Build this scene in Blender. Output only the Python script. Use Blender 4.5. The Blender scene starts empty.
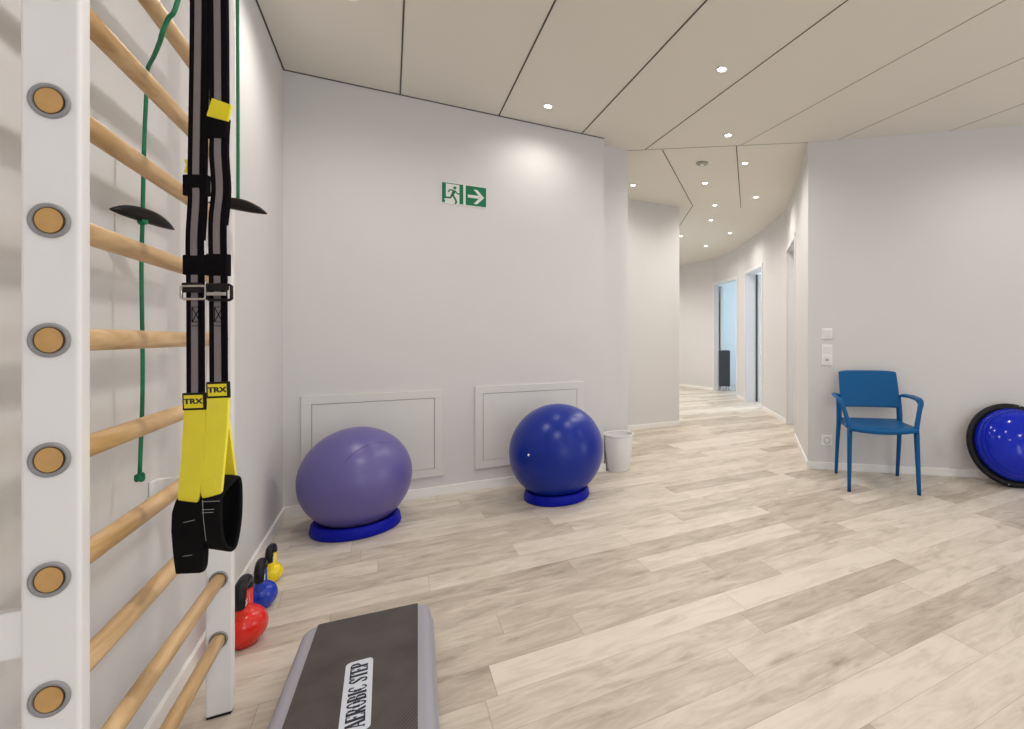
import bpy, bmesh, math, random
from mathutils import Vector, Matrix, Quaternion
random.seed(4)
S = bpy.context.scene
COL = S.collection
PI = math.pi

# ------------------------------------------------------------------ camera
# room axes: x runs along the back wall, y towards it; the camera looks 28.75 degrees to the right of y
cam_d = bpy.data.cameras.new('camera')
cam = bpy.data.objects.new('camera', cam_d); COL.objects.link(cam)
YAW = math.radians(-28.75)
cam.location = (0, 0, 1.05)
cam.rotation_euler = (PI/2, 0, YAW)
cam_d.sensor_width = 36
cam_d.lens = 16.98
cam_d.shift_x = -0.1396
cam_d.shift_y = -0.0259
cam_d.clip_start = 0.02
S.camera = cam

# ------------------------------------------------------------------ exposure, world, daylight
S.view_settings.view_transform = 'Standard'
S.view_settings.look = 'None'
S.view_settings.gamma = 1
S.view_settings.use_curve_mapping = False
S.view_settings.exposure = 0.02
W = bpy.data.worlds.new('sky'); S.world = W; W.use_nodes = True
W.node_tree.nodes['Background'].inputs[0].default_value = (0.62, 0.78, 1.0, 1)
W.node_tree.nodes['Background'].inputs[1].default_value = 0.8

def area(name, loc, rot, sx, sy, power, color):
    l = bpy.data.lights.new(name, 'AREA'); l.shape = 'RECTANGLE'
    l.size = sx; l.size_y = sy; l.energy = power; l.color = color
    o = bpy.data.objects.new(name, l); COL.objects.link(o)
    o.location = loc; o.rotation_euler = rot
    return o
DAY = (0.93, 0.965, 1.0)
# daylight just outside the windows behind the camera and in the far room
for wx, power in ((0.65+0.5, 34), (3.25, 11), (5.35, 5)):
    area('daylight', (wx, -3.25, 1.15), (PI/2, 0, 0), 1.7, 1.9, power, DAY)
area('daylight', (6.45, -1.45, 1.15), (PI/2, 0, PI/2), 1.9, 1.9, 48, DAY)
area('daylight', (8.35, 7.45, 1.5), (PI/2, 0, PI/2), 1.3, 1.5, 62, (0.55, 0.80, 1.0))
area('daylight', (8.35, 5.6, 1.5), (PI/2, 0, PI/2), 1.1, 1.5, 170, (0.60, 0.80, 1.0))
LAMP_COLOR = (1.0, 0.95, 0.89)
LAMP_POWER = 40

# ------------------------------------------------------------------ materials
def nodes_of(m):
    nt = m.node_tree
    return nt, nt.nodes, nt.links, nt.nodes['Principled BSDF']

def mat(name, color, rough=0.5, metal=0.0, bump=0.0, bscale=80.0, vary=0.0, vscale=3.0, coat=0.0, spec=0.5):
    m = bpy.data.materials.new(name); m.use_nodes = True
    nt, N, L, b = nodes_of(m)
    b.inputs['Base Color'].default_value = (*color, 1)
    b.inputs['Roughness'].default_value = rough
    b.inputs['Metallic'].default_value = metal
    b.inputs['Specular IOR Level'].default_value = spec
    b.inputs['Coat Weight'].default_value = coat
    tc = N.new('ShaderNodeTexCoord')
    n1 = N.new('ShaderNodeTexNoise'); n1.inputs['Scale'].default_value = vscale
    n1.inputs['Detail'].default_value = 4
    L.new(tc.outputs['Object'], n1.inputs['Vector'])
    if vary > 0:
        mx = N.new('ShaderNodeMix'); mx.data_type = 'RGBA'
        mx.inputs['A'].default_value = (*[c*(1-vary) for c in color], 1)
        mx.inputs['B'].default_value = (*[min(1, c*(1+vary)) for c in color], 1)
        L.new(n1.outputs['Fac'], mx.inputs['Factor'])
        L.new(mx.outputs['Result'], b.inputs['Base Color'])
    if bump > 0:
        n2 = N.new('ShaderNodeTexNoise'); n2.inputs['Scale'].default_value = bscale
        n2.inputs['Detail'].default_value = 3
        L.new(tc.outputs['Object'], n2.inputs['Vector'])
        bp = N.new('ShaderNodeBump'); bp.inputs['Strength'].default_value = bump
        bp.inputs['Distance'].default_value = 0.002
        L.new(n2.outputs['Fac'], bp.inputs['Height'])
        L.new(bp.outputs['Normal'], b.inputs['Normal'])
    return m

def floor_material():
    m = bpy.data.materials.new('vinyl_plank'); m.use_nodes = True
    nt, N, L, b = nodes_of(m)
    def math_(op, a, bb=None, c=None):
        n = N.new('ShaderNodeMath'); n.operation = op
        for i, v in enumerate((a, bb, c)):
            if v is None: continue
            if isinstance(v, (int, float)): n.inputs[i].default_value = v
            else: L.new(v, n.inputs[i])
        return n.outputs[0]
    geo = N.new('ShaderNodeNewGeometry')
    sep = N.new('ShaderNodeSeparateXYZ'); L.new(geo.outputs['Position'], sep.inputs[0])
    PW, PL = 0.148, 0.93
    yy = math_('DIVIDE', math_('ADD', sep.outputs['Y'], 0.015+PW*40), PW)
    row = math_('FLOOR', yy); fy = math_('FRACT', yy)
    wn = N.new('ShaderNodeTexWhiteNoise'); wn.noise_dimensions = '1D'
    L.new(row, wn.inputs['W'])
    xx = math_('ADD', math_('DIVIDE', sep.outputs['X'], PL), math_('MULTIPLY', wn.outputs['Value'], 7.0))
    colm = math_('FLOOR', xx); fx = math_('FRACT', xx)
    cid = N.new('ShaderNodeCombineXYZ'); L.new(row, cid.inputs[0]); L.new(colm, cid.inputs[1])
    w2 = N.new('ShaderNodeTexWhiteNoise'); w2.noise_dimensions = '3D'; L.new(cid.outputs[0], w2.inputs['Vector'])
    # grain coordinates, offset per plank
    gv = N.new('ShaderNodeCombineXYZ')
    L.new(math_('MULTIPLY', sep.outputs['X'], 1.35), gv.inputs[0])
    L.new(math_('MULTIPLY', sep.outputs['Y'], 4.6), gv.inputs[1])
    L.new(math_('MULTIPLY', w2.outputs['Value'], 37.0), gv.inputs[2])
    g1 = N.new('ShaderNodeTexNoise'); g1.inputs['Scale'].default_value = 3.2; g1.inputs['Detail'].default_value = 8
    g1.inputs['Roughness'].default_value = 0.62; g1.inputs['Distortion'].default_value = 0.7
    L.new(gv.outputs[0], g1.inputs['Vector'])
    gv2 = N.new('ShaderNodeCombineXYZ')
    L.new(math_('MULTIPLY', sep.outputs['X'], 3.0), gv2.inputs[0])
    L.new(math_('MULTIPLY', sep.outputs['Y'], 55.0), gv2.inputs[1])
    L.new(math_('MULTIPLY', w2.outputs['Value'], 19.0), gv2.inputs[2])
    g2 = N.new('ShaderNodeTexNoise'); g2.inputs['Scale'].default_value = 2.2; g2.inputs['Detail'].default_value = 5
    L.new(gv2.outputs[0], g2.inputs['Vector'])
    # knots
    kn = N.new('ShaderNodeTexNoise'); kn.inputs['Scale'].default_value = 7.5; kn.inputs['Detail'].default_value = 3
    kv = N.new('ShaderNodeCombineXYZ')
    L.new(sep.outputs['X'], kv.inputs[0]); L.new(math_('MULTIPLY', sep.outputs['Y'], 2.2), kv.inputs[1])
    L.new(math_('MULTIPLY', w2.outputs['Value'], 11.0), kv.inputs[2])
    L.new(kv.outputs[0], kn.inputs['Vector'])
    kr = N.new('ShaderNodeMapRange'); kr.inputs['From Min'].default_value = 0.60; kr.inputs['From Max'].default_value = 0.80
    L.new(kn.outputs['Fac'], kr.inputs['Value'])
    tone = math_('ADD', math_('MULTIPLY', w2.outputs['Value'], 0.36), math_('MULTIPLY', g1.outputs['Fac'], 0.86))
    tone = math_('ADD', tone, math_('MULTIPLY', g2.outputs['Fac'], 0.22))
    tone = math_('SUBTRACT', tone, math_('MULTIPLY', kr.outputs['Result'], 0.22))
    cr = N.new('ShaderNodeValToRGB')
    e = cr.color_ramp.elements
    e[0].position = 0.32; e[0].color = (0.33, 0.275, 0.22, 1)
    e[1].position = 0.92; e[1].color = (0.74, 0.665, 0.58, 1)
    x = e.new(0.55); x.color = (0.505, 0.435, 0.36, 1)
    x = e.new(0.72); x.color = (0.63, 0.56, 0.475, 1)
    L.new(tone, cr.inputs['Fac'])
    # joints
    ex = math_('MINIMUM', fx, math_('SUBTRACT', 1.0, fx))
    ey = math_('MINIMUM', fy, math_('SUBTRACT', 1.0, fy))
    jx = math_('LESS_THAN', ex, 0.0014); jy = math_('LESS_THAN', ey, 0.007)
    j = math_('MAXIMUM', jx, jy)
    mx = N.new('ShaderNodeMix'); mx.data_type = 'RGBA'; mx.blend_type = 'MULTIPLY'
    L.new(math_('MULTIPLY', j, 0.45), mx.inputs['Factor'])
    L.new(cr.outputs['Color'], mx.inputs['A']); mx.inputs['B'].default_value = (0.45, 0.38, 0.32, 1)
    L.new(mx.outputs['Result'], b.inputs['Base Color'])
    b.inputs['Roughness'].default_value = 0.42
    b.inputs['Specular IOR Level'].default_value = 0.35
    bp = N.new('ShaderNodeBump'); bp.inputs['Strength'].default_value = 0.12; bp.inputs['Distance'].default_value = 0.001
    L.new(g2.outputs['Fac'], bp.inputs['Height']); L.new(bp.outputs['Normal'], b.inputs['Normal'])
    return m

def wood_material():
    m = bpy.data.materials.new('pine'); m.use_nodes = True
    nt, N, L, b = nodes_of(m)
    tc = N.new('ShaderNodeTexCoord'); mp = N.new('ShaderNodeMapping')
    mp.inputs['Scale'].default_value = (9, 1.3, 9)
    oi = N.new('ShaderNodeObjectInfo')
    ad = N.new('ShaderNodeVectorMath'); ad.operation = 'ADD'
    L.new(tc.outputs['Object'], mp.inputs['Vector'])
    L.new(mp.outputs[0], ad.inputs[0])
    cx = N.new('ShaderNodeCombineXYZ'); ml = N.new('ShaderNodeMath'); ml.operation = 'MULTIPLY'
    ml.inputs[1].default_value = 30; L.new(oi.outputs['Random'], ml.inputs[0])
    L.new(ml.outputs[0], cx.inputs[1]); L.new(cx.outputs[0], ad.inputs[1])
    n1 = N.new('ShaderNodeTexNoise'); n1.inputs['Scale'].default_value = 3.0; n1.inputs['Detail'].default_value = 6
    n1.inputs['Distortion'].default_value = 1.2
    L.new(ad.outputs[0], n1.inputs['Vector'])
    cr = N.new('ShaderNodeValToRGB'); e = cr.color_ramp.elements
    e[0].position = 0.30; e[0].color = (0.44, 0.255, 0.10, 1)
    e[1].position = 0.72; e[1].color = (0.72, 0.50, 0.27, 1)
    L.new(n1.outputs['Fac'], cr.inputs['Fac']); L.new(cr.outputs['Color'], b.inputs['Base Color'])
    b.inputs['Roughness'].default_value = 0.45
    return m

def mat_material():
    # rubbery mat with fine diagonal ribs
    m = bpy.data.materials.new('ribbed_rubber'); m.use_nodes = True
    nt, N, L, b = nodes_of(m)
    tc = N.new('ShaderNodeTexCoord'); mp = N.new('ShaderNodeMapping')
    mp.inputs['Rotation'].default_value = (0, 0, math.radians(35))
    L.new(tc.outputs['Object'], mp.inputs['Vector'])
    wv = N.new('ShaderNodeTexWave'); wv.inputs['Scale'].default_value = 38; wv.inputs['Distortion'].default_value = 0.6
    L.new(mp.outputs[0], wv.inputs['Vector'])
    ns = N.new('ShaderNodeTexNoise'); ns.inputs['Scale'].default_value = 9; ns.inputs['Detail'].default_value = 6
    L.new(tc.outputs['Object'], ns.inputs['Vector'])
    ad = N.new('ShaderNodeMath'); ad.operation = 'MULTIPLY_ADD'; ad.inputs[1].default_value = 0.6
    L.new(wv.outputs['Fac'], ad.inputs[0]); L.new(ns.outputs['Fac'], ad.inputs[2])
    cr = N.new('ShaderNodeValToRGB'); e = cr.color_ramp.elements
    e[0].position = 0.35; e[0].color = (0.028, 0.025, 0.026, 1)
    e[1].position = 1.15 if False else 1.0; e[1].color = (0.088, 0.076, 0.072, 1)
    L.new(ad.outputs[0], cr.inputs['Fac']); L.new(cr.outputs['Color'], b.inputs['Base Color'])
    bp = N.new('ShaderNodeBump'); bp.inputs['Strength'].default_value = 0.5; bp.inputs['Distance'].default_value = 0.001
    L.new(wv.outputs['Fac'], bp.inputs['Height']); L.new(bp.outputs['Normal'], b.inputs['Normal'])
    b.inputs['Roughness'].default_value = 0.75
    return m

def glass_material():
    m = bpy.data.materials.new('window_glass'); m.use_nodes = True
    nt = m.node_tree; N, L = nt.nodes, nt.links
    N.remove(N['Principled BSDF'])
    out = N['Material Output']
    t = N.new('ShaderNodeBsdfTransparent'); g = N.new('ShaderNodeBsdfGlossy'); g.inputs['Roughness'].default_value = 0.02
    mx = N.new('ShaderNodeMixShader'); mx.inputs[0].default_value = 0.05
    L.new(t.outputs[0], mx.inputs[1]); L.new(g.outputs[0], mx.inputs[2]); L.new(mx.outputs[0], out.inputs[0])
    return m

def emit_material(name, color, strength):
    m = bpy.data.materials.new(name); m.use_nodes = True
    nt, N, L, b = nodes_of(m)
    b.inputs['Emission Color'].default_value = (*color, 1); b.inputs['Emission Strength'].default_value = strength
    return m

M = dict(
    wall=mat('white_wall_paint', (0.70, 0.685, 0.675), 0.85, bump=0.08, bscale=260, vary=0.012),
    ceil=mat('ceiling_panel_white', (0.76, 0.72, 0.65), 0.8, vary=0.01),
    trim=mat('white_trim', (0.89, 0.87, 0.84), 0.5, vary=0.01),
    seam=mat('pale_joint', (0.30, 0.27, 0.235), 0.9, vary=0.05),
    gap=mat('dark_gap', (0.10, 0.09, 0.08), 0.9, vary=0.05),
    door=mat('pale_door', (0.76, 0.77, 0.78), 0.45, vary=0.01),
    hatch=mat('painted_sheet_metal', (0.72, 0.71, 0.68), 0.5, vary=0.01),
    col=mat('white_lacquer', (0.83, 0.815, 0.81), 0.4, vary=0.01),
    collar=mat('grey_plastic', (0.28, 0.28, 0.28), 0.5, vary=0.05, vscale=60),
    endwood=mat('end_grain_wood', (0.56, 0.32, 0.11), 0.5, vary=0.18, vscale=50),
    rim=mat('brown_rim', (0.10, 0.055, 0.02), 0.7, vary=0.1),
    black=mat('black_plastic', (0.008, 0.008, 0.009), 0.4, vary=0.1, vscale=20, spec=0.25),
    softblack=mat('black_webbing', (0.006, 0.005, 0.007), 0.9, bump=0.5, bscale=700, vary=0.15, vscale=60, spec=0.08),
    foam=mat('black_neoprene', (0.004, 0.004, 0.005), 0.75, bump=0.2, bscale=300, vary=0.2, vscale=30, spec=0.12),
    stitch=mat('pale_thread', (0.45, 0.45, 0.46), 0.7, vary=0.05),
    stripe=mat('grey_webbing', (0.235, 0.21, 0.22), 0.8, bump=0.4, bscale=700, vary=0.1, vscale=60),
    yellow=mat('yellow_webbing', (0.95, 0.84, 0.05), 0.6, bump=0.35, bscale=500, vary=0.05, vscale=30),
    tabyellow=mat('yellow_tab', (0.92, 0.80, 0.02), 0.5, vary=0.05, vscale=50),
    steel=mat('polished_steel', (0.6, 0.6, 0.6), 0.2, metal=1.0, vary=0.02),
    rope=mat('green_rope', (0.010, 0.19, 0.085), 0.75, bump=0.8, bscale=350, vary=0.2, vscale=150),
    purple=mat('purple_vinyl', (0.124, 0.102, 0.32), 0.34, vary=0.03, vscale=4, spec=0.6),
    purpleseam=mat('purple_moulding', (0.05, 0.036, 0.13), 0.5, vary=0.03),
    blue=mat('blue_vinyl', (0.002, 0.020, 0.26), 0.30, vary=0.03, vscale=4, spec=0.35),
    ring=mat('blue_ring_plastic', (0.003, 0.008, 0.34), 0.45, vary=0.03, spec=0.15),
    dome=mat('glossy_blue_rubber', (0.001, 0.018, 0.50), 0.13, vary=0.03, spec=0.35),
    chair=mat('blue_polypropylene', (0.0, 0.090, 0.265), 0.40, bump=0.1, bscale=400, vary=0.03, spec=0.22),
    kred=mat('red_vinyl', (0.74, 0.016, 0.006), 0.22, vary=0.03, coat=0.2),
    kblue=mat('blue_vinyl_kettlebell', (0.003, 0.035, 0.42), 0.22, vary=0.03, coat=0.15),
    kyellow=mat('yellow_vinyl_kettlebell', (0.90, 0.70, 0.0), 0.25, vary=0.03, coat=0.4),
    rail=mat('grey_step_plastic', (0.34, 0.335, 0.385), 0.5, bump=0.1, bscale=400, vary=0.03),
    plate=mat('pale_label', (0.62, 0.66, 0.74), 0.5, vary=0.02),
    ink=mat('dark_ink', (0.012, 0.016, 0.035), 0.6, vary=0.05),
    bin=mat('white_bin_plastic', (0.78, 0.765, 0.76), 0.45, vary=0.01),
    liner=mat('bin_inside', (0.55, 0.54, 0.53), 0.6, vary=0.02),
    green=mat('sign_green', (0.0, 0.165, 0.070), 0.4, vary=0.05),
    signwhite=mat('sign_white', (0.74, 0.76, 0.70), 0.5, vary=0.02),
    dark=mat('dark_cabinet_paint', (0.045, 0.055, 0.075), 0.5, vary=0.05),
    greyp=mat('detector_grey', (0.36, 0.34, 0.31), 0.6, vary=0.03),
    floor=floor_material(), wood=wood_material(), mat=mat_material(), glass=glass_material(),
    lamp=emit_material('lamp_lens', (1.0, 0.95, 0.88), 14),
)

# ------------------------------------------------------------------ mesh helpers
def obj(name, bm, m, parent=None, smooth=False, bevel=0.0, seg=2, angle=40, loc=None, recalc=True):
    if recalc: bmesh.ops.recalc_face_normals(bm, faces=bm.faces)
    me = bpy.data.meshes.new(name); bm.to_mesh(me); bm.free()
    o = bpy.data.objects.new(name, me); COL.objects.link(o)
    me.materials.append(M[m] if isinstance(m, str) else m)
    if smooth:
        for p in me.polygons: p.use_smooth = True
    if bevel > 0:
        b = o.modifiers.new('bevel', 'BEVEL'); b.width = bevel; b.segments = seg
        b.limit_method = 'ANGLE'; b.angle_limit = math.radians(angle)
    if parent is not None: o.parent = parent
    if loc is not None: o.location = loc
    return o

def thing(name, label, cat, loc=(0, 0, 0), rotz=0.0, group=None):
    o = bpy.data.objects.new(name, None); COL.objects.link(o)
    o.empty_display_size = 0.05
    o.location = loc; o.rotation_euler = (0, 0, rotz)
    o['label'] = label; o['category'] = cat
    if group: o['group'] = group
    return o

def tag(o, label, cat, group=None):
    o['label'] = label; o['category'] = cat
    if group: o['group'] = group
    return o

def struct(o): o['kind'] = 'structure'; return o

def BM(): return bmesh.new()

def box(bm, x0, x1, y0, y1, z0, z1, mtx=None):
    vs = [bm.verts.new(Vector(v)) for v in
          ((x0,y0,z0),(x1,y0,z0),(x1,y1,z0),(x0,y1,z0),(x0,y0,z1),(x1,y0,z1),(x1,y1,z1),(x0,y1,z1))]
    if mtx is not None:
        for v in vs: v.co = mtx @ v.co
    for f in ((0,3,2,1),(4,5,6,7),(0,1,5,4),(1,2,6,5),(2,3,7,6),(3,0,4,7)):
        bm.faces.new([vs[i] for i in f])
    return bm

def prism(bm, pts, z0, z1, mtx=None):
    a = [bm.verts.new(Vector((p[0], p[1], z0))) for p in pts]
    b = [bm.verts.new(Vector((p[0], p[1], z1))) for p in pts]
    if mtx is not None:
        for v in a+b: v.co = mtx @ v.co
    bm.faces.new(a[::-1]); bm.faces.new(b)
    n = len(pts)
    for i in range(n): bm.faces.new((a[i], a[(i+1) % n], b[(i+1) % n], b[i]))
    return bm

def lathe(bm, prof, n=48, mtx=None, sx=1, sy=1, closed=False):
    rings = []
    for r, z in prof:
        if r < 1e-6: rings.append([bm.verts.new(Vector((0, 0, z)))])
        else: rings.append([bm.verts.new(Vector((r*sx*math.cos(2*PI*i/n), r*sy*math.sin(2*PI*i/n), z))) for i in range(n)])
    if mtx is not None:
        for rg in rings:
            for v in rg: v.co = mtx @ v.co
    pairs = list(zip(rings[:-1], rings[1:]))
    if closed: pairs.append((rings[-1], rings[0]))
    for a, b in pairs:
        for i in range(n):
            j = (i+1) % n
            if len(a) == 1 and len(b) == 1: continue
            if len(a) == 1: bm.faces.new((a[0], b[j], b[i]))
            elif len(b) == 1: bm.faces.new((a[i], a[j], b[0]))
            else: bm.faces.new((a[i], a[j], b[j], b[i]))
    return bm

def smoothpath(pts, k=6, closed=False):
    P = [Vector(p) for p in pts]; n = len(P); out = []
    rng = range(n) if closed else range(n-1)
    for i in rng:
        p0 = P[(i-1) % n] if (closed or i > 0) else P[0]
        p1 = P[i]; p2 = P[(i+1) % n]
        p3 = P[(i+2) % n] if (closed or i+2 < n) else P[-1]
        for j in range(k):
            t = j/k
            out.append(0.5*((2*p1)+(-p0+p2)*t+(2*p0-5*p1+4*p2-p3)*t*t+(-p0+3*p1-3*p2+p3)*t**3))
    if not closed: out.append(P[-1])
    return out

def tube(bm, pts, rad, n=12, sq=2.0, flat=1.0, up=(0, 0, 1), closed=False, caps=True):
    """sweep a superellipse; rad may be a number or a list of (a, b) half sizes"""
    P = [Vector(p) for p in pts]; m = len(P); rings = []
    prev = None
    for i, p in enumerate(P):
        if closed: t = (P[(i+1) % m]-P[i-1]).normalized()
        else: t = (P[min(i+1, m-1)]-P[max(i-1, 0)]).normalized()
        if prev is None:
            u = Vector(up); u = (u - t*u.dot(t))
            if u.length < 1e-4: u = t.orthogonal()
            u.normalize()
        else:
            u = prev - t*prev.dot(t); u.normalize()
        prev = u; v = t.cross(u)
        r = rad[i] if isinstance(rad, (list, tuple)) else rad
        a, b_ = (r if isinstance(r, (list, tuple)) else (r, r*flat))
        rg = []
        for k in range(n):
            an = 2*PI*k/n; c, s = math.cos(an), math.sin(an)
            c2 = math.copysign(abs(c)**(2/sq), c); s2 = math.copysign(abs(s)**(2/sq), s)
            rg.append(bm.verts.new(p+u*a*c2+v*b_*s2))
        rings.append(rg)
    rr = list(zip(rings[:-1], rings[1:]))
    if closed: rr.append((rings[-1], rings[0]))
    for a, b in rr:
        for k in range(n):
            bm.faces.new((a[k], a[(k+1) % n], b[(k+1) % n], b[k]))
    if caps and not closed:
        bm.faces.new(rings[0][::-1]); bm.faces.new(rings[-1])
    return bm

def ribbon(bm, pts, wv, th, widths=None, smoothk=5):
    """strap: centre line points, constant width direction wv (unit), half widths, thickness th"""
    P = smoothpath(pts, smoothk); m = len(P); wv = Vector(wv).normalized(); rings = []
    for i, p in enumerate(P):
        t = (P[min(i+1, m-1)]-P[max(i-1, 0)]).normalized()
        nrm = t.cross(wv).normalized()
        if widths is None: w = 0.019
        elif isinstance(widths, (int, float)): w = widths
        else:
            f = i/(m-1)*(len(widths)-1); k = min(int(f), len(widths)-2); w = widths[k]*(1-(f-k))+widths[k+1]*(f-k)
        rings.append([bm.verts.new(p+wv*w*a+nrm*th*0.5*b) for a, b in ((-1, -1), (1, -1), (1, 1), (-1, 1))])
    for a, b in zip(rings[:-1], rings[1:]):
        for k in range(4): bm.faces.new((a[k], a[(k+1) % 4], b[(k+1) % 4], b[k]))
    bm.faces.new(rings[0][::-1]); bm.faces.new(rings[-1])
    return bm

def stroke2d(bm, pts, w, z0, z1, mtx):
    """flat polyline stroke as thin solid segments; w may be a single width"""
    for (ax, ay), (bx, by) in zip(pts[:-1], pts[1:]):
        d = Vector((bx-ax, by-ay)); l = d.length
        if l < 1e-9: continue
        d /= l; n = Vector((-d.y, d.x))*w/2
        a = Vector((ax, ay)); b = Vector((bx, by))
        q = [a-n, b-n, b+n, a+n]
        prism(bm, [(p.x, p.y) for p in q], z0, z1, mtx)

def polywall(bm, p0, p1, th, z0, z1, openings=()):
    """wall slab from p0 to p1, thickness on the left side of the direction; openings (s0, s1, za, zb)"""
    a = Vector((*p0, 0)); b = Vector((*p1, 0)); d = b-a; L_ = d.length; d /= L_
    mt = Matrix.Translation(a) @ Matrix(((d.x, -d.y, 0, 0), (d.y, d.x, 0, 0), (0, 0, 1, 0), (0, 0, 0, 1)))
    s = 0.0
    for (s0, s1, za, zb) in sorted(openings):
        if s0 > s+1e-4: box(bm, s, s0, 0, th, z0, z1, mt)
        if za > z0+1e-4: box(bm, s0, s1, 0, th, z0, za, mt)
        if zb < z1-1e-4: box(bm, s0, s1, 0, th, zb, z1, mt)
        s = s1
    if s < L_-1e-4: box(bm, s, L_, 0, th, z0, z1, mt)
    return mt

# ------------------------------------------------------------------ room shell
H = 2.625
XL = -0.55; YB = 3.535
BL0, BL1 = XL, 1.48
CORNER = Vector((2.95, 2.815)); RD = Vector((0.76, -0.65)); RD.normalize()
REND = CORNER+RD*4.2                     # (6.14, 0.085)
XE, YR = REND.x, -3.0

bm = BM(); box(bm, -0.9, 9.2, -3.9, 10.6, -0.08, 0.0); struct(obj('floor', bm, 'floor'))
bm = BM(); box(bm, -0.7, 9.2, -3.2, 10.6, H, H+0.1); struct(obj('ceiling', bm, 'ceil'))

bm = BM(); box(bm, XL-0.12, XL, YR-0.12, YB+0.12, 0, H); struct(obj('wall_left', bm, 'wall'))
bm = BM(); box(bm, XL, BL1, YB, YB+0.13, 0, H); struct(obj('wall_back', bm, 'wall'))
bm = BM(); box(bm, 1.30, 1.75, YB+0.13, YB+0.21, 0, H); struct(obj('wall_back_recess', bm, 'wall'))
bm = BM(); box(bm, 1.65, 1.75, YB+0.21, 4.95, 0, H); struct(obj('wall_side_passage', bm, 'wall'))
bm = BM(); box(bm, 1.75, 3.05, 4.95, 5.07, 0, H); box(bm, 2.93, 3.05, 5.07, 9.6, 0, H)
struct(obj('wall_corridor_left', bm, 'wall'))
bm = BM(); box(bm, 2.93, 5.35, 9.6, 9.72, 0, H); struct(obj('wall_corridor_end', bm, 'wall'))

# right wall (the chair stands before it)
bm = BM(); p0 = CORNER; mtR = polywall(bm, (REND.x, REND.y), (CORNER.x, CORNER.y), -0.12, 0, H)
struct(obj('wall_right', bm, 'wall'))

# curved corridor wall with three doors
CW = [(2.95, 2.815), (3.698, 3.700), (4.250, 4.395), (4.769, 5.418), (5.130, 6.265), (5.365, 6.745), (5.665, 7.900), (5.56, 8.80), (5.30, 9.62)]
DOORH = 2.12
bm = BM(); TW = 0.15
door_segs = {}
k = 0
for a, b in zip(CW[:-1], CW[1:]):
    L_ = (Vector(b)-Vector(a)).length
    op = []
    if k == 1: op = [(0.03, L_-0.03, 0, DOORH)]
    if k == 3: op = [(0.03, L_-0.03, 0, DOORH)]
    if k == 5: op = [(0.03, L_-0.03, 0, DOORH)]
    mt = polywall(bm, a, b, -(TW if k < 5 else 0.085), 0, H, op)
    if op: door_segs[k] = (mt, op[0])
    k += 1
struct(obj('wall_corridor_right', bm, 'wall'))

def door(n, mt, op, leaf_mode, TW=TW):
    s0, s1, _, zt = op
    t = bpy.data.objects.new('door_%d' % n, None); COL.objects.link(t); struct(t)
    # frame: casing both faces + lining
    bm = BM()
    box(bm, s0, s0+0.025, -TW-0.006, 0.006, 0, zt, mt); box(bm, s1-0.025, s1, -TW-0.006, 0.006, 0, zt, mt)
    box(bm, s0+0.025, s1-0.025, -TW-0.006, 0.006, zt-0.025, zt, mt)
    for y0, y1 in ((0.0, 0.010), (-TW-0.010, -TW)):
        box(bm, s0-0.03, s0+0.025, y0, y1, 0, zt+0.03, mt); box(bm, s1-0.025, s1+0.03, y0, y1, 0, zt+0.03, mt)
        box(bm, s0+0.025, s1-0.025, y0, y1, zt-0.025, zt+0.03, mt)
    obj('door_frame', bm, 'door', t)
    bm = BM()
    if leaf_mode == 'closed':
        box(bm, s0+0.027, s1-0.027, -TW+0.01, -TW+0.05, 0.006, zt-0.028, mt)
        hx, hy, hz = s0+0.10, -TW+0.05, 1.03
        hm = mt
    else:
        w = s1-s0-0.054
        hm = mt @ Matrix.Translation((s1-0.0315, -TW-0.045, 0)) @ Matrix.Rotation(math.radians(leaf_mode), 4, 'Z')
        box(bm, -0.04, 0, -w, 0, 0.006, zt-0.028, hm)
        hx, hy, hz = -0.04, -w+0.08, 1.03
    lf = obj('door_leaf', bm, 'door', t, bevel=0.003)
    if leaf_mode == 8:  # dark strip standing in for the shade in the hinge gap
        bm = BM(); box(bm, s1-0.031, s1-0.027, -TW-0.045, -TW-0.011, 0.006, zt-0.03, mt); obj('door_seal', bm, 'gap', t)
    bm = BM()
    if leaf_mode == 'closed':
        tube(bm, [hm @ Vector(p) for p in ((hx, hy, hz), (hx, hy+0.045, hz), (hx+0.12, hy+0.05, hz))], 0.008, 8)
    else:
        tube(bm, [hm @ Vector(p) for p in ((hx, hy, hz), (hx-0.045, hy, hz), (hx-0.05, hy+0.12, hz))], 0.008, 8)
    obj('door_handle', bm, 'steel', lf, smooth=True)
door(3, *door_segs[1], 'closed')
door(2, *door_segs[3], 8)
door(1, *door_segs[5], 78, 0.085)

# rooms behind doors 1 and 2
bm = BM(); box(bm, 5.75, 8.3, 8.60, 8.70, 0, H); struct(obj('wall_side_room_back', bm, 'wall'))
bm = BM(); box(bm, 5.42, 8.3, 6.50, 6.60, 0, H); struct(obj('wall_side_room_partition', bm, 'wall'))
bm = BM(); box(bm, 4.55, 8.3, 4.20, 4.30, 0, H); struct(obj('wall_side_room_front', bm, 'wall'))
bm = BM(); mtE = polywall(bm, (8.3, 4.2), (8.3, 8.7), -0.12, 0, H, [(0.85, 1.95, 0.75, 2.25), (2.6, 3.9, 0.75, 2.25)])
struct(obj('wall_side_room_outer', bm, 'wall'))

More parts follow.
